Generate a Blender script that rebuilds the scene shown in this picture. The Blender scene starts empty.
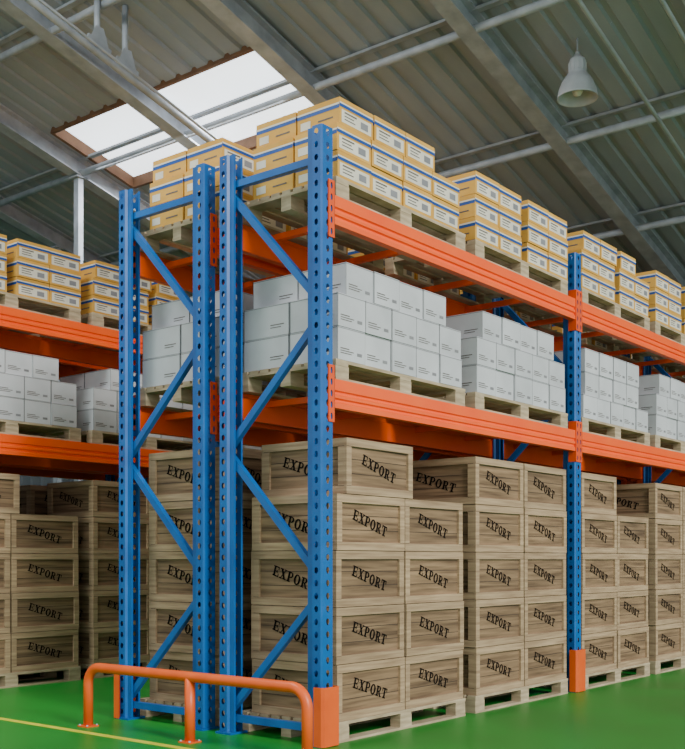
import bpy, math, random
from mathutils import Vector, Matrix
random.seed(7)
scene=bpy.context.scene
COL=scene.collection

# ---------------------------------------------------------------- materials
def srgb(r,g,b):
    def f(c):
        c/=255.0
        return c/12.92 if c<=0.04045 else ((c+0.055)/1.055)**2.4
    return (f(r),f(g),f(b),1)
def base_mat(name,rough=0.5,metal=0.0,spec=0.5):
    m=bpy.data.materials.new(name); m.use_nodes=True
    nt=m.node_tree; b=nt.nodes['Principled BSDF']
    b.inputs['Roughness'].default_value=rough
    b.inputs['Metallic'].default_value=metal
    b.inputs['Specular IOR Level'].default_value=spec
    return m,nt,b
def noise_mat(name,c1,c2,scale=(5,5,5),rough=0.5,metal=0,detail=4,bump=0.0,tint=0.0,spec=0.5,lo=0.3,hi=0.7):
    m,nt,b=base_mat(name,rough,metal,spec)
    tc=nt.nodes.new('ShaderNodeTexCoord'); mp=nt.nodes.new('ShaderNodeMapping')
    mp.inputs['Scale'].default_value=scale
    nz=nt.nodes.new('ShaderNodeTexNoise'); nz.inputs['Scale'].default_value=1.0; nz.inputs['Detail'].default_value=detail
    cr=nt.nodes.new('ShaderNodeValToRGB')
    cr.color_ramp.elements[0].position=lo; cr.color_ramp.elements[0].color=c1
    cr.color_ramp.elements[1].position=hi; cr.color_ramp.elements[1].color=c2
    L=nt.links.new
    L(tc.outputs['Object'],mp.inputs['Vector']); L(mp.outputs[0],nz.inputs['Vector']); L(nz.outputs['Fac'],cr.inputs['Fac'])
    out=cr.outputs['Color']
    if tint>0:
        at=nt.nodes.new('ShaderNodeAttribute'); at.attribute_name='tint'
        ad=nt.nodes.new('ShaderNodeVectorMath'); ad.operation='ADD'
        ml=nt.nodes.new('ShaderNodeMath'); ml.operation='MULTIPLY'; ml.inputs[1].default_value=37.0
        L(at.outputs['Fac'],ml.inputs[0]); L(mp.outputs[0],ad.inputs[0]); L(ml.outputs[0],ad.inputs[1]); L(ad.outputs[0],nz.inputs['Vector'])
        mr=nt.nodes.new('ShaderNodeMapRange'); mr.inputs['To Min'].default_value=1-tint; mr.inputs['To Max'].default_value=1+tint
        L(at.outputs['Fac'],mr.inputs['Value'])
        vm=nt.nodes.new('ShaderNodeVectorMath'); vm.operation='SCALE'
        L(out,vm.inputs[0]); L(mr.outputs[0],vm.inputs['Scale']); out=vm.outputs[0]
    L(out,b.inputs['Base Color'])
    if bump>0:
        bp=nt.nodes.new('ShaderNodeBump'); bp.inputs['Strength'].default_value=bump; bp.inputs['Distance'].default_value=0.01
        L(nz.outputs['Fac'],bp.inputs['Height']); L(bp.outputs[0],b.inputs['Normal'])
    return m
M={}
M['blue']=noise_mat('blue_paint',srgb(0,80,148),srgb(4,100,174),(3,3,3),0.38)
M['orange']=noise_mat('orange_paint',srgb(250,84,0),srgb(255,98,4),(2,2,2),0.42)
M['orange2']=noise_mat('orange_protector_paint',srgb(222,86,20),srgb(236,98,28),(4,4,4),0.42)
M['orange3']=noise_mat('orange_connector_paint',srgb(218,72,8),srgb(234,84,14),(4,4,4),0.42)
M['frame_wood']=noise_mat('crate_frame_wood',srgb(140,115,87),srgb(184,158,124),(2,2,36),0.75,detail=6,bump=0.2,tint=0.08)
M['panel_wood']=noise_mat('crate_panel_wood',srgb(88,67,46),srgb(154,126,94),(1.3,1.3,26),0.8,detail=8,bump=0.3,tint=0.12)
M['seam']=noise_mat('plank_seam',srgb(54,42,32),srgb(68,54,42),(9,9,9),0.9)
M['pallet_wood']=noise_mat('pallet_wood',srgb(146,128,100),srgb(198,180,148),(3,3,20),0.85,bump=0.2)
M['ink']=noise_mat('stencil_ink',srgb(14,12,11),srgb(22,20,18),(20,20,20),0.95,spec=0.05)
M['white_box']=noise_mat('white_cardboard',srgb(184,186,188),srgb(202,204,206),(2,2,2),0.75,tint=0.06)
M['white_edge']=noise_mat('white_cardboard_seam',srgb(120,120,122),srgb(138,138,140),(2,2,2),0.8)
M['print']=noise_mat('grey_print',srgb(90,84,80),srgb(110,104,98),(30,30,30),0.8)
M['kraft']=noise_mat('yellow_cardboard',srgb(204,150,58),srgb(220,170,80),(3,3,6),0.8,tint=0.07)
M['label']=noise_mat('cream_label',srgb(212,206,188),srgb(226,220,202),(5,5,5),0.75,tint=0.04)
M['blueband']=noise_mat('blue_strap',srgb(8,66,140),srgb(18,80,156),(5,5,5),0.6)
M['galv']=noise_mat('galvanised_steel',srgb(148,154,162),srgb(178,184,192),(4,4,4),0.55,metal=0.1)
M['roofsheet']=noise_mat('grey_roof_sheet',srgb(142,150,160),srgb(156,164,174),(0.6,2,2),0.7)
M['rust']=noise_mat('skylight_frame_brown',srgb(104,72,48),srgb(128,92,66),(5,5,5),0.7)
M['wall']=noise_mat('grey_wall_sheet',srgb(100,106,114),srgb(114,120,128),(1,1,1),0.75)
M['lampgrey']=noise_mat('lamp_enamel',srgb(172,178,182),srgb(188,194,198),(5,5,5),0.4)
M['yellow']=noise_mat('yellow_floor_paint',srgb(190,190,30),srgb(214,210,50),(6,6,6),0.5)
M['bulb']=noise_mat('lamp_glass',srgb(220,220,214),srgb(232,232,228),(3,3,3),0.3)
# floor
m,nt,b=base_mat('green_epoxy_floor',0.4,0,0.35)
tc=nt.nodes.new('ShaderNodeTexCoord'); nz=nt.nodes.new('ShaderNodeTexNoise'); nz.inputs['Scale'].default_value=0.8; nz.inputs['Detail'].default_value=6
cr=nt.nodes.new('ShaderNodeValToRGB'); cr.color_ramp.elements[0].color=srgb(18,122,36); cr.color_ramp.elements[1].color=srgb(26,136,44)
cr.color_ramp.elements[0].position=.35; cr.color_ramp.elements[1].position=.65
mr=nt.nodes.new('ShaderNodeMapRange'); mr.inputs['To Min'].default_value=.34; mr.inputs['To Max'].default_value=.48
nt.links.new(tc.outputs['Object'],nz.inputs['Vector']); nt.links.new(nz.outputs['Fac'],cr.inputs['Fac']); nt.links.new(cr.outputs[0],b.inputs['Base Color'])
nt.links.new(nz.outputs['Fac'],mr.inputs['Value']); nt.links.new(mr.outputs[0],b.inputs['Roughness'])
M['floor']=m
# skylight glass
m,nt,b=base_mat('skylight_glazing',0.5); b.inputs['Base Color'].default_value=srgb(225,230,232)
b.inputs['Emission Color'].default_value=srgb(234,242,248); b.inputs['Emission Strength'].default_value=1.7
nz=nt.nodes.new('ShaderNodeTexNoise'); nz.inputs['Scale'].default_value=1.5
mr=nt.nodes.new('ShaderNodeMapRange'); mr.inputs['To Min'].default_value=2.2; mr.inputs['To Max'].default_value=3.2
nt.links.new(nz.outputs['Fac'],mr.inputs['Value']); nt.links.new(mr.outputs[0],b.inputs['Emission Strength'])
M['glass']=m

# ---------------------------------------------------------------- mesh builder
class MB:
    def __init__(s): s.v=[];s.f=[];s.m=[];s.t=[];s.mats=[];s.tint=0.5;s.sm=[]
    def mi(s,k):
        if k not in s.mats: s.mats.append(k)
        return s.mats.index(k)
    def poly(s,pts,mat,smooth=False):
        i=len(s.v); s.v+= [tuple(p) for p in pts]; s.f.append(tuple(range(i,i+len(pts)))); s.m.append(s.mi(mat)); s.t.append(s.tint); s.sm.append(smooth)
    def box(s,x0,x1,y0,y1,z0,z1,mat):
        i=len(s.v)
        s.v+=[(x0,y0,z0),(x1,y0,z0),(x1,y1,z0),(x0,y1,z0),(x0,y0,z1),(x1,y0,z1),(x1,y1,z1),(x0,y1,z1)]
        for q in ((0,3,2,1),(4,5,6,7),(0,1,5,4),(1,2,6,5),(2,3,7,6),(3,0,4,7)):
            s.f.append(tuple(i+k for k in q)); s.m.append(s.mi(mat)); s.t.append(s.tint); s.sm.append(False)
    def obox(s,a,bb,w,h,mat,up=(0,0,1)):
        a=Vector(a); bb=Vector(bb); d=(bb-a).normalized(); u=Vector(up)
        side=d.cross(u).normalized(); u=side.cross(d).normalized()
        i=len(s.v)
        for p in (a,bb):
            for sx,sz in ((-1,-1),(1,-1),(1,1),(-1,1)):
                s.v.append(tuple(p+side*sx*w/2+u*sz*h/2))
        for q in ((0,1,2,3),(7,6,5,4),(0,4,5,1),(1,5,6,2),(2,6,7,3),(3,7,4,0)):
            s.f.append(tuple(i+k for k in q)); s.m.append(s.mi(mat)); s.t.append(s.tint); s.sm.append(False)
    def tube(s,path,r,mat,n=14,cap=True):
        P=[Vector(p) for p in path]; i0=len(s.v); ref=None
        for k,p in enumerate(P):
            if k==0: d=P[1]-P[0]
            elif k==len(P)-1: d=P[-1]-P[-2]
            else: d=(P[k+1]-P[k]).normalized()+(P[k]-P[k-1]).normalized()
            d.normalize()
            if ref is None:
                ref=Vector((1,0,0)) if abs(d.x)<0.9 else Vector((0,1,0))
            u=(ref-d*ref.dot(d)).normalized(); w=d.cross(u); ref=u
            for j in range(n):
                a=2*math.pi*j/n; s.v.append(tuple(p+u*math.cos(a)*r+w*math.sin(a)*r))
        for k in range(len(P)-1):
            for j in range(n):
                a=i0+k*n+j; b=i0+k*n+(j+1)%n
                s.f.append((a,b,b+n,a+n)); s.m.append(s.mi(mat)); s.t.append(s.tint); s.sm.append(True)
        if cap:
            s.f.append(tuple(i0+j for j in reversed(range(n)))); s.f.append(tuple(i0+(len(P)-1)*n+j for j in range(n)))
            for _ in range(2): s.m.append(s.mi(mat)); s.t.append(s.tint); s.sm.append(False)
    def lathe(s,prof,c,mat,n=32):
        i0=len(s.v)
        for r,z in prof:
            for j in range(n):
                a=2*math.pi*j/n; s.v.append((c[0]+r*math.cos(a),c[1]+r*math.sin(a),c[2]+z))
        for k in range(len(prof)-1):
            for j in range(n):
                a=i0+k*n+j; b=i0+k*n+(j+1)%n
                s.f.append((a,b,b+n,a+n)); s.m.append(s.mi(mat)); s.t.append(s.tint); s.sm.append(True)
    def prism_x(s,prof,x0,x1,mat):
        n=len(prof); i=len(s.v)
        s.v+=[(x0,y,z) for y,z in prof]+[(x1,y,z) for y,z in prof]
        for j in range(n):
            k=(j+1)%n; s.f.append((i+j,i+k,i+n+k,i+n+j)); s.m.append(s.mi(mat)); s.t.append(s.tint); s.sm.append(False)
        s.f.append(tuple(i+j for j in reversed(range(n)))); s.f.append(tuple(i+n+j for j in range(n)))
        for _ in range(2): s.m.append(s.mi(mat)); s.t.append(s.tint); s.sm.append(False)
    def perf(s,o,du,w,z0,z1,n,rw,rh,mat,tear=False):
        o=Vector((o[0],o[1],0)); du=Vector((du[0],du[1],0)).normalized(); p=(z1-z0)/n
        for c in range(n):
            zc=z0+(c+.5)*p
            def P(u,v): return tuple(o+du*(w/2+u)+Vector((0,0,zc+v)))
            outer=[(-w/2,-p/2),(0,-p/2),(w/2,-p/2),(w/2,0),(w/2,p/2),(0,p/2),(-w/2,p/2),(-w/2,0)]
            inner=[(-.7*rw,-.7*rh),(0,-rh),(.7*rw,-.7*rh),(rw,0),(.75*rw,.7*rh),(0,rh),(-.75*rw,.7*rh),(-rw,0)]
            if tear: inner[0]=(-.4*rw,-.85*rh); inner[2]=(.4*rw,-.85*rh)
            i=len(s.v); s.v+=[P(*q) for q in outer]+[P(*q) for q in inner]
            for j in range(8):
                k=(j+1)%8; s.f.append((i+j,i+k,i+8+k,i+8+j)); s.m.append(s.mi(mat)); s.t.append(s.tint); s.sm.append(False)
    def add(s,o,M4,tint=None):
        i=len(s.v); s.v+=[tuple(M4@Vector(p)) for p in o.v]
        for f,mm,t,sm in zip(o.f,o.m,o.t,o.sm):
            s.f.append(tuple(i+k for k in f)); s.m.append(s.mi(o.mats[mm])); s.t.append(t if tint is None else tint); s.sm.append(sm)
    def mesh(s,name):
        me=bpy.data.meshes.new(name); me.from_pydata(s.v,[],s.f)
        for k in s.mats: me.materials.append(M[k])
        me.polygons.foreach_set('material_index',s.m); me.polygons.foreach_set('use_smooth',s.sm)
        at=me.attributes.new('tint','FLOAT','FACE'); at.data.foreach_set('value',s.t)
        me.update(); return me
    def obj(s,name,loc=(0,0,0)):
        o=bpy.data.objects.new(name,s.mesh(name)); o.location=loc; COL.objects.link(o); return o
def T(x,y,z,rz=0): return Matrix.Translation((x,y,z))@Matrix.Rotation(rz,4,'Z')
def inst(name,me,loc,rz=0):
    o=bpy.data.objects.new(name,me); o.location=loc; o.rotation_euler=(0,0,rz); COL.objects.link(o); return o

# ---------------------------------------------------------------- slab-serif lettering
def R(a,b,c,d): return [(a,c),(b,c),(b,d),(a,d)]
def ring(cx,cy,rx,ry,ix,iy,a0,a1,n):
    out=[]
    for k in range(n):
        t0=math.radians(a0+(a1-a0)*k/n); t1=math.radians(a0+(a1-a0)*(k+1)/n)
        out.append([(cx+ix*math.cos(t0),cy+iy*math.sin(t0)),(cx+rx*math.cos(t0),cy+ry*math.sin(t0)),(cx+rx*math.cos(t1),cy+ry*math.sin(t1)),(cx+ix*math.cos(t1),cy+iy*math.sin(t1))])
    return out
LET={
'E':(.82,[R(.1,.32,0,1),R(0,.76,.89,1),R(0,.78,0,.11),R(.32,.58,.45,.55),R(.52,.6,.36,.64),R(.67,.76,.68,.89),R(.69,.78,.11,.33)]),
'X':(.92,[[(.1,.95),(.34,.95),(.8,.05),(.56,.05)],[(.66,.95),(.77,.95),(.25,.05),(.14,.05)],R(.0,.42,.9,1),R(.55,.9,.9,1),R(.0,.36,0,.1),R(.45,.9,0,.1)]),
'P':(.8,[R(.1,.32,0,1),R(0,.45,0,.1),R(0,.46,.89,1),R(.3,.46,.42,.52)]+ring(.45,.71,.3,.29,.1,.19,-90,90,8)),
'O':(.88,ring(.42,.5,.41,.52,.18,.40,0,360,18)),
'R':(.9,[R(.1,.32,0,1),R(0,.42,0,.1),R(0,.46,.89,1),R(.3,.46,.45,.54),[(.36,.48),(.56,.48),(.8,.06),(.58,.06)],R(.58,.88,0,.1)]+ring(.44,.73,.29,.27,.1,.17,-90,90,8)),
'T':(.84,[R(.3,.52,0,1),R(.02,.8,.89,1),R(.02,.11,.66,.89),R(.71,.8,.66,.89),R(.17,.65,0,.1)]),
}
def text_polys(word,h,rot,cx,cy):
    tot=sum(LET[c][0]+.08 for c in word)-.08; out=[]; x=-tot/2
    ca,sa=math.cos(rot),math.sin(rot)
    for c in word:
        w,ps=LET[c]
        for p in ps:
            out.append([(cx+h*((x+a)*ca-(b-.5)*sa),cy+h*((x+a)*sa+(b-.5)*ca)) for a,b in p])
        x+=w+.08
    return out

# ---------------------------------------------------------------- crate
CW,CH,CP=.995,.482,1.02
def crate_template():
    m=MB(); W=CW; H=CH; t=.024; fb=.07
    m.box(t,W-t,t,W-t,.01,H-.012,'panel_wood')
    for k in range(4):
        rot=T(W/2,W/2,0)@Matrix.Rotation(k*math.pi/2,4,'Z')@Matrix.Translation((-W/2,-W/2,0))
        s=MB()
        x0=0 if k%2==0 else t+.0005; x1=W-x0
        s.box(x0,x1,0,t,0,fb,'frame_wood'); s.box(x0,x1,0,t,H-fb,H,'frame_wood')
        s.box(x0,x0+fb,0,t,fb+.001,H-fb-.001,'frame_wood'); s.box(x1-fb,x1,0,t,fb+.001,H-fb-.001,'frame_wood')
        for xx in (x0,x1-fb):
            for z in (fb,H-fb): s.box(xx+.002,xx+fb-.002,-.0006,.001,z-.0018,z+.0018,'seam')
        for z in (H*.37,H*.63): s.box(fb,W-fb,t-.0012,t,z-.003,z+.003,'seam')
        for p in text_polys('EXPORT',.092,math.radians(-17),W/2,H/2):
            s.poly([(a,t-.004,b) for a,b in p],'ink')
        m.add(s,rot)
    for j in range(6):
        a=t+(W-2*t)*j/6; m.box(t+.002,W-t-.002,a+.002,a+(W-2*t)/6-.002,H-.012,H-.001,'frame_wood')
    return m
CR=crate_template()
def crate_stack(layers):
    m=MB()
    for k,row in enumerate(layers):
        for x,y in row:
            m.add(CR,T(x+random.uniform(-.006,.006),y+random.uniform(-.008,.008),k*(CH+.006)),random.random())
    return m
full=[(0,0),(CP,0)]
crate_meshes={
 'A':crate_stack([full]*4+[[(.13,.0)]]).mesh('crate_stack_a'),
 'B':crate_stack([full]*5).mesh('crate_stack_b'),
 'C':crate_stack([full]*4+[[(.02,.02)]]).mesh('crate_stack_c'),
}
# ---------------------------------------------------------------- pallet
def pallet():
    m=MB(); L=2.06; D=1.14
    for j in range(3):
        y=[0,D/2-.06,D-.12][j]
        m.box(0,L,y,y+.12,0,.022,'pallet_wood')
        for k in range(3):
            x=[.0,L/2-.09,L-.18][k]; m.box(x,x+.18,y+.003,y+.117,.022,.125,'pallet_wood')
    for k in range(3):
        x=[.0,L/2-.09,L-.18][k]; m.box(x,x+.17,0,D,.125,.15,'pallet_wood')
    n=9
    for k in range(n):
        y=(D-.1)*k/(n-1); m.tint=random.random(); m.box(0,L,y,y+.1,.15,.178,'pallet_wood')
    return m
PAL=pallet().mesh('wooden_pallet')
# ---------------------------------------------------------------- white box
def white_box(w,d,h):
    m=MB(); m.box(0,w,0,d,0,h,'white_box')
    e=.0015
    m.box(.01,w-.01,d/2-.004,d/2+.004,h,h+.001,'white_edge')
    def side(o,u,width,big):
        o=Vector(o); u=Vector(u); nrm=u.cross(Vector((0,0,1)))
        def q(a,b,z0,z1,mat):
            P=[o+u*a+Vector((0,0,z0)),o+u*b+Vector((0,0,z0)),o+u*b+Vector((0,0,z1)),o+u*a+Vector((0,0,z1))]
            m.poly([p+nrm*e for p in P],mat)
        if big:
            q(width*.10,width*.42,h*.34,h*.37,'print'); q(width*.10,width*.58,h*.27,h*.295,'print'); q(width*.10,width*.5,h*.20,h*.225,'print')
            q(width*.70,width*.88,h*.2,h*.30,'white_edge')
        else:
            q(width*.60,width*.90,h*.34,h*.37,'print'); q(width*.60,width*.84,h*.26,h*.285,'print')
        q(0,width,h*.96,h*.98,'white_edge'); q(0,width*.006+.003,0,h,'white_edge')
    side((0,0,0),(1,0,0),w,True); side((w,0,0),(0,1,0),d,False); side((w,d,0),(-1,0,0),w,True); side((0,d,0),(0,-1,0),d,False)
    return m
WB=(.385,.54,.28); WBT=white_box(*WB)
def white_stack(cols):
    m=MB()
    for k,(off,n,rows) in enumerate(cols):
        for r in range(rows):
            for c in range(n):
                m.add(WBT,T(off+c*(WB[0]+.01)+random.uniform(-.004,.004),r*(WB[1]+.01)+random.uniform(-.02,.0),k*(WB[2]+.004)),random.random())
    return m
WM=[white_stack([(.02,5,2),(.02,5,2),(.14,4,2)]).mesh('white_stack_a'),
    white_stack([(.02,5,2),(.02,5,2),(.30,3,2)]).mesh('white_stack_b'),
    white_stack([(.02,5,2),(.10,4,2),(.10,4,2)]).mesh('white_stack_c')]
# ---------------------------------------------------------------- yellow carton
def carton(w,d,h):
    m=MB(); m.box(0,w,0,d,0,h,'kraft'); e=.0015
    def side(o,u,width,big):
        o=Vector(o); u=Vector(u); nrm=u.cross(Vector((0,0,1)))
        def q(a,b,z0,z1,mat,k=1):
            P=[o+u*a+Vector((0,0,z0)),o+u*b+Vector((0,0,z0)),o+u*b+Vector((0,0,z1)),o+u*a+Vector((0,0,z1))]
            m.poly([p+nrm*e*k for p in P],mat)
        if big:
            q(width*.06,width*.94,h*.10,h*.58,'label')
            q(width*.14,width*.5,h*.46,h*.52,'print',2); q(width*.14,width*.42,h*.34,h*.38,'print',2); q(width*.14,width*.46,h*.22,h*.26,'print',2)
            q(width*.62,width*.84,h*.2,h*.46,'white_edge',2)
            q(0,width,h*.66,h*.77,'blueband',2); q(0,width,h*.775,h*.83,'label',2)
        else:
            q(0,width,h*.60,h*.73,'blueband'); q(0,width,h*.735,h*.80,'label'); q(width*.08,width*.32,h*.15,h*.45,'label'); q(width*.5,width*.85,h*.28,h*.34,'print')
    side((0,0,0),(1,0,0),w,True); side((w,0,0),(0,1,0),d,False); side((w,d,0),(-1,0,0),w,True); side((0,d,0),(0,-1,0),d,False)
    m.box(.0,w,d*.28,d*.28+.02,h,h+.002,'blueband'); m.box(.0,w,d*.7,d*.7+.02,h,h+.002,'blueband')
    return m
YC=(.475,.475,.228); YT=carton(*YC)
def carton_stack(cols,gap=0):
    m=MB()
    for k,(off,n,rows) in enumerate(cols):
        for r in range(rows):
            for c in range(n):
                g=gap if c>=2 else 0
                m.add(YT,T(off+g+c*(YC[0]+.01)+random.uniform(-.004,.004),r*(YC[1]+.02)+random.uniform(-.015,.0),k*(YC[2]+.005)),random.random())
    return m
YM=[carton_stack([(.02,4,2),(.02,4,2),(.06,3,2)]).mesh('carton_stack_a'),
    carton_stack([(.0,4,2),(.0,4,2),(.0,4,2)],.13).mesh('carton_stack_b'),
    carton_stack([(.02,4,2),(.02,4,2),(.34,3,2)]).mesh('carton_stack_c'),
    carton_stack([(.0,4,2),(.0,4,2),(.04,3,2)],.11).mesh('carton_stack_d')]

# ---------------------------------------------------------------- racks
PW,PD,RH=.158,.172,5.19
BAY=4.68; DEP=1.21
def post(m,x,y,flip):
    f=-1 if flip else 1
    y0=y if not flip else y+PD
    def Y(v): return y0+f*v
    n=48; c=.014
    z0,z1=.02,RH
    m.perf((x+c,Y(0)),(1,0),PW-2*c,z0,z1,n,.022,.03,'blue',True)
    for xa,xb in ((x,x+c),(x+PW,x+PW-c)):
        m.poly([(xa,Y(c),z0),(xb,Y(0),z0),(xb,Y(0),z1),(xa,Y(c),z1)],'blue')
        m.perf((xa,Y(c)),(0,f),.09,z0,z1,n,.021,.028,'blue')
        inn=.024 if xa==x else -.024
        m.poly([(xa,Y(c+.09),z0),(xa+inn,Y(c+.105),z0),(xa+inn,Y(c+.105),z1),(xa,Y(c+.09),z1)],'blue')
        m.poly([(xa+inn,Y(c+.105),z0),(xa+inn,Y(PD),z0),(xa+inn,Y(PD),z1),(xa+inn,Y(c+.105),z1)],'blue')
        m.poly([(xa+inn,Y(PD),z0),(xa+inn*1.9,Y(PD),z0),(xa+inn*1.9,Y(PD),z1),(xa+inn,Y(PD),z1)],'blue')
    m.box(x-.03,x+PW+.03,y-.01,y+PD+.01,0,.018,'blue')
def frame(m,x,y):
    post(m,x,y,False); post(m,x,y+DEP-PD,True)
    xc=x+PW/2; ya=y+.1; yb=y+DEP-.1
    def br(p,z,q,zz):
        m.obox((xc,p,z),(xc,q,zz),.055,.062,'blue',up=(0,-(zz-z),(q-p)) )
        for (yy,z_) in ((p,z),(q,zz)):
            m.tube([(xc-.034,yy+(0.03 if yy==ya else -.03),z_+(zz-z)*.03*(1 if yy==p else -1)),(xc+.034,yy+(0.03 if yy==ya else -.03),z_+(zz-z)*.03*(1 if yy==p else -1))],.014,'galv',6)
    br(ya,4.93,yb,4.93)
    br(yb,4.84,ya,3.76); br(ya,3.58,yb,2.60); br(yb,2.48,ya,1.44); br(ya,1.24,yb,.22)
    br(ya,.14,yb,.14)
def beam(m,x0,x1,y,outer,ztop):
    f=outer; h=.245
    pr=[(0,0),(.0,-.095),(.018,-.107),(.018,-.125),(.0,-.135),(.0,-.16),(.018,-.172),(.018,-.19),(.0,-.20),(.0,-h),(.075,-h),(.075,-.05),(.06,-.04),(.06,0)]
    prof=[(y-f*(p[0]-.0),ztop+p[1]) for p in pr]
    m.prism_x(prof,x0,x1,'orange')
def connector(m,x,y,f,ztop,side):
    w=.078; x0=x+PW-w if side>0 else x
    yy=y+f*.010
    n=5; za,zb=ztop-.37,ztop+.11
    m.perf((x0,yy),(1,0),w,za,zb,n,.013,.03,'orange3')
    xe=x+PW+.004 if side>0 else x-.004
    m.box(min(x0,xe),max(x0,xe),min(y+f*.002,yy-f*.002),max(y+f*.002,yy-f*.002),za,za+.012,'orange3')
    m.poly([(xe,yy,za),(xe,y-f*.09,za),(xe,y-f*.09,zb),(xe,yy,zb)],'orange3')
    m.poly([(x0,yy,za),(x0,y,za),(x0,y,zb),(x0,yy,zb)],'orange3')
LV=(3.09,4.64)
def rack(x0,y,nb,name,prot):
    m=MB()
    for k in range(nb+1):
        frame(m,k*BAY,0)
        if prot is not None:
            xx=k*BAY; f=prot; yo=0 if f<0 else DEP
            def Y(v): return yo-f*v
            pts=[(xx-.035,Y(.06)),(xx-.035,Y(-.02)),(xx-.015,Y(-.045)),(xx+PW+.015,Y(-.045)),(xx+PW+.035,Y(-.02)),(xx+PW+.035,Y(.06))]
            for a,b in zip(pts[:-1],pts[1:]):
                m.poly([(a[0],a[1],.006),(b[0],b[1],.006),(b[0],b[1],.5),(a[0],a[1],.5)],'orange2')
            ip=[(p[0]+(.01 if i<3 else -.01),p[1]-f*(0 if i in(0,5) else -.01)*-1) for i,p in enumerate(pts)]
            for a,b,c,d in zip(pts[:-1],pts[1:],ip[1:],ip[:-1]):
                m.poly([(a[0],a[1],.5),(b[0],b[1],.5),(c[0],c[1],.5),(d[0],d[1],.5)],'orange2')
            for a,b in zip(ip[:-1],ip[1:]):
                m.poly([(a[0],a[1],.006),(b[0],b[1],.006),(b[0],b[1],.5),(a[0],a[1],.5)],'orange2')
    for k in range(nb):
        a=k*BAY+PW; b=(k+1)*BAY
        for z in LV:
            beam(m,a,b,0,-1,z); beam(m,a,b,DEP,1,z)
            for yy,f in ((0,-1),(DEP,1)):
                connector(m,k*BAY,yy,f,z,1); connector(m,(k+1)*BAY,yy,f,z,-1)
            for xc in (.55,1.6,3.0,4.05):
                xx=k*BAY+xc; m.box(xx,xx+.06,.07,DEP-.07,z-.1,z-.045,'orange')
    return m.obj(name,(x0,y,0))
rack(0,0,4,'pallet_rack',-1)
rack(0,1.40,4,'pallet_rack',1)
X2=-.44-BAY
rack(X2,5.58,5,'pallet_rack',-1)
rack(X2,6.98,5,'pallet_rack',None)

def fill(x0,y,nb,seed,kinds=None,yk=None,wk=None):
    random.seed(seed)
    for k in range(nb):
        for j in range(2):
            i=k*2+j
            px=x0+k*BAY+PW+.06+j*2.25
            py=y+.02
            inst('wooden_pallet',PAL,(px,py,.0))
            kk=(kinds[i] if kinds and i<len(kinds) else random.choice('ABC'))
            inst('export_crate_stack',crate_meshes[kk],(px+.02,py+.01,.18))
            for z,ms,nm,ks in ((LV[0],WM,'white_box_stack',wk),(LV[1],YM,'yellow_carton_stack',yk)):
                jx=random.uniform(-.01,.01)
                inst('wooden_pallet',PAL,(px+jx,py,z+.002))
                idx=0 if (i==0) else random.randrange(len(ms))
                if ks and i<len(ks): idx=ks[i]
                inst(nm,ms[idx],(px+jx,py+.015,z+.182))
fill(0,0,4,3,['A','B','C','B','A','B','B','A'],[0,1,3,1,2],[0,0,2,0])
fill(0,1.40,4,4,['B','A','B','B'])
fill(X2,5.58,5,5,['A','B','A','B','B','A'])
fill(X2,6.98,5,6)

# ---------------------------------------------------------------- guard rail
m=MB()
gx=-.5; ya,yb,zt,rr=-.27,2.43,.56,.16
path=[(gx,ya,.01),(gx,ya,zt-rr)]
for k in range(1,8):
    a=math.pi/2*k/8; path.append((gx,ya+rr-rr*math.cos(a),zt-rr+rr*math.sin(a)))
path.append((gx,ya+rr,zt)); path.append((gx,yb-rr,zt))
for k in range(1,8):
    a=math.pi/2*k/8; path.append((gx,yb-rr+rr*math.sin(a),zt-rr+rr*math.cos(a)))
path+=[(gx,yb,zt-rr),(gx,yb,.01)]
m.tube(path,.045,'orange2',18); m.tube([(gx,1.05,.01),(gx,1.05,zt-.01)],.045,'orange2',18)
for yy in (ya,1.05,yb):
    m.box(gx-.07,gx+.07,yy-.07,yy+.07,0,.012,'orange2')
    for sx in (-.055,.055):
        for sy in (-.055,.055): m.lathe([(.01,.012),(.01,.022),(.0,.024)],(gx+sx,yy+sy,0),'galv',8)
m.obj('guard_rail')

# ---------------------------------------------------------------- floor
m=MB(); m.box(-16,20,-14,17,-.2,0,'floor'); m.obj('floor')
m=MB(); m.box(-.78,-.70,-12,16,.0,.003,'yellow'); m.obj('floor_marking_line')

# ---------------------------------------------------------------- roof
Z0,S=10.40,.253
XA,XB,YA,YB=-9,20,-5.0,17
def zr(x): return Z0-S*x
SKX=(4.70,6.55); SKY=[(5.10,10.15)]
m=MB()
def sheet(xa,xb,ya,yb):
    p=.36; n=int(round((yb-ya)/p)); p=(yb-ya)/n
    for k in range(n):
        y=ya+k*p
        pr=[(y,0),(y+p*.62,0),(y+p*.70,.045),(y+p*.92,.045),(y+p,0)]
        for (y0,h0),(y1,h1) in zip(pr[:-1],pr[1:]):
            m.poly([(xa,y0,zr(xa)+h0),(xa,y1,zr(xa)+h1),(xb,y1,zr(xb)+h1),(xb,y0,zr(xb)+h0)],'roofsheet')
sheet(XA,SKX[0],YA,YB); sheet(SKX[1],XB,YA,YB)
sheet(SKX[0],SKX[1],YA,SKY[0][0]); sheet(SKX[0],SKX[1],SKY[0][1],YB)
m.obj('ceiling')
m=MB(); xa,xb=SKX; ya,yb=SKY[0]
m.poly([(xa,ya,zr(xa)+.16),(xb,ya,zr(xb)+.16),(xb,yb,zr(xb)+.16),(xa,yb,zr(xa)+.16)],'glass')
for (p,q) in (((xa,ya),(xb,ya)),((xb,ya),(xb,yb)),((xb,yb),(xa,yb)),((xa,yb),(xa,ya))):
    m.obox((p[0],p[1],zr(p[0])+.06),(q[0],q[1],zr(q[0])+.06),.07,.2,'rust')
m.obj('window_1')
m=MB()
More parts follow.
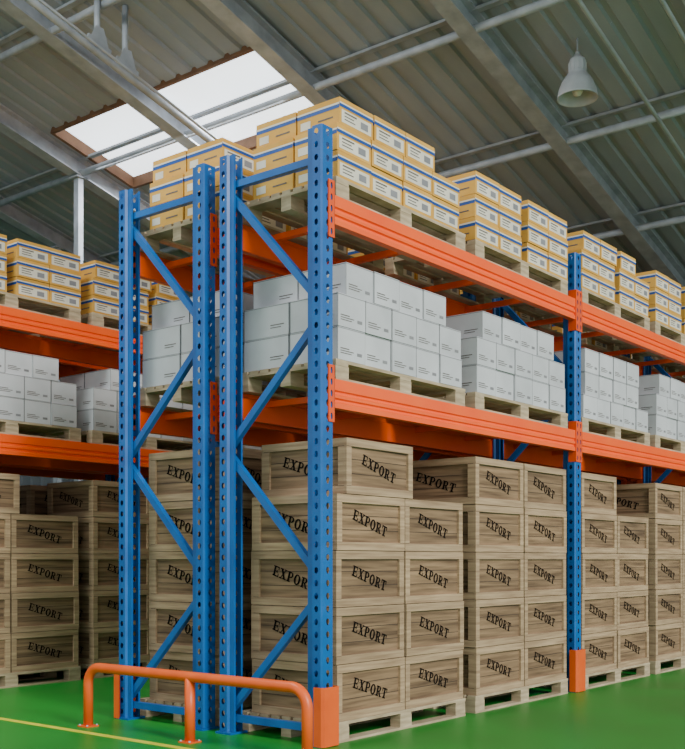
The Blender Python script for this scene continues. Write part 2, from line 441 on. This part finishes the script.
for k in range(-2,6):
    y=1.97+2.83*k
    if y<YA+.1 or y>YB-.1: continue
    a=(XA,y,zr(XA)-.17); b=(XB,y,zr(XB)-.17)
    w=.26
    m.obox(a,b,.05,.30,'galv')
    for dz in (-.15,.15):
        m.obox((a[0],y,a[2]+dz),(b[0],y,b[2]+dz),w,.03,'galv')
m.obj('roof_rafters')
m=MB()
for k in range(-4,6):
    x=5.5+2.7*k
    if x<XA or x>XB: continue
    m.tube([(x,YA,zr(x)-.27),(x,YB,zr(x)-.27)],.06,'galv',10)
    m.obox((x,YA,zr(x)-.02),(x,YB,zr(x)-.02),.1,.04,'galv')
m.obj('roof_purlins')
def zc(x): return zr(x)-1.0
m=MB(); ty=6.36
m.tube([(XA,ty,zc(XA)),(14,ty,zc(14))],.055,'galv',10)
m.tube([(XA,ty-.25,zc(XA)-.1),(14,ty-.25,zc(14)-.1)],.02,'galv',8)
for x in (-5,-3,-1,2.7,3.2,8.2,11):
    m.tube([(x,ty,zc(x)),(x,ty,zr(x)-.02)],.045,'galv',10)
    m.poly([(x-.2,ty-.06,zc(x-.2)+.02),(x+.2,ty-.06,zc(x+.2)+.02),(x+.07,ty-.06,zc(x)+.34),(x-.07,ty-.06,zc(x)+.34)],'galv')
    m.obox((x-.2,ty-.04,zc(x-.2)+.08),(x+.2,ty-.04,zc(x+.2)+.08),.03,.12,'galv')
m.obj('roof_truss')
m=MB()
for y in (0.0,-.85):
    m.tube([(XA,y,zc(XA)),(13.6,y,zc(13.6))],.028,'galv',10)
    for x in (-6,-2,13.5): m.tube([(x,y,zc(x)),(x,y,zr(x)-.01)],.02,'galv',8)
m.obj('sprinkler_pipe')
for x,y in ((5.5,10.46),(7.1,13.29)):
    m=MB(); z=zr(x)-.33; 
    m.box(-.055,.055,-.07,.07,0,z,'galv'); m.box(-.16,.16,-.16,.16,0,.02,'galv'); m.box(-.13,.13,-.13,.13,z-.03,z,'galv')
    m.obj('steel_column',(x,y,0))
m=MB()
p=.3
def corr(a,b,axis,c,zt):
    n=int((b-a)/p)
    for k in range(n):
        u=a+k*p
        pr=[(u,0),(u+p*.6,0),(u+p*.7,.04),(u+p*.9,.04),(u+p,0)]
        for (u0,h0),(u1,h1) in zip(pr[:-1],pr[1:]):
            if axis=='y': m.poly([(c+h0,u0,0),(c+h1,u1,0),(c+h1,u1,zt(c)),(c+h0,u0,zt(c))],'wall')
            else: m.poly([(u0,c+h0,0),(u1,c+h1,0),(u1,c+h1,zt(u1)),(u0,c+h0,zt(u0))],'wall')
corr(YA-8,YB,'y',XB-.1,zr); m.obj('wall_right')
m=MB(); corr(-9,XB,'x',YB-.1,zr); m.obj('wall_back')

# ---------------------------------------------------------------- high bay lamps
def lamp(x,y,zb):
    m=MB()
    m.lathe([(0,.60),(.05,.60),(.06,.56),(.10,.54),(.115,.50),(.115,.36),(.135,.34),(.135,.31),(.17,.29),(.215,.22),(.255,.12),(.272,.03),(.278,0),(.27,0),(.262,.03),(.245,.12),(.20,.22),(.15,.28),(0,.29)],(0,0,0),'lampgrey',36)
    m.lathe([(0,.03),(.05,.05),(.075,.10),(.07,.16),(.05,.22),(.05,.28)],(0,0,0),'bulb',20)
    m.tube([(0,0,.60),(0,0,.64)],.03,'lampgrey',10)
    m.tube([(0,0,.63),(0,0,zr(x)-zb-.005)],.012,'galv',8)
    for k in range(12):
        a=k*math.pi/6; m.obox((.115*math.cos(a),.115*math.sin(a),.37),(.115*math.cos(a),.115*math.sin(a),.49),.012,.02,'lampgrey',up=(math.cos(a),math.sin(a),0))
    m.obj('highbay_lamp',(x,y,zb))
lamp(6.58,.9,7.90); lamp(-2.0,-2.6,9.0); lamp(-2.0,4.1,9.0)

# ---------------------------------------------------------------- lighting
w=bpy.data.worlds.new('World'); scene.world=w; w.use_nodes=True
bg=w.node_tree.nodes['Background']; bg.inputs[0].default_value=(.93,.965,1.0,1); bg.inputs[1].default_value=1.1
def light(kind,name,loc,energy,color=(1,1,1),size=None,tgt=None,**kw):
    l=bpy.data.lights.new(name,kind); l.energy=energy; l.color=color
    if kind=='AREA': l.shape='RECTANGLE'; l.size,l.size_y=size
    for k,v in kw.items(): setattr(l,k,v)
    o=bpy.data.objects.new(name,l); o.location=loc; COL.objects.link(o)
    if tgt is not None: o.rotation_euler=(Vector(tgt)-Vector(loc)).to_track_quat('-Z','Y').to_euler()
    return o
light('SUN','sun',(-6,-12,9),3.0,(1,.99,.97),tgt=(-6+.25,-12+1,9-.55),angle=math.radians(14))
light('AREA','skylight_light',(5.6,7.6,8.7),500,(.95,.98,1),size=(1.6,4.6),tgt=(5.6,7.6,0))
light('AREA','aisle_fill_light',(-3.0,4.2,10.2),600,(.95,.98,1),size=(2,3),tgt=(-1.5,4.2,0))  # added out-of-view fill over the aisle; the roof has no opening here

# ---------------------------------------------------------------- camera
cam=bpy.data.cameras.new('camera'); co=bpy.data.objects.new('camera',cam); COL.objects.link(co)
co.location=(-6.70,-5.57,1.56); co.rotation_euler=(math.radians(90),0,math.radians(-51.4))
cam.sensor_width=36; cam.lens=1049/749*36; cam.shift_y=185.5/749; cam.clip_end=200
scene.camera=co
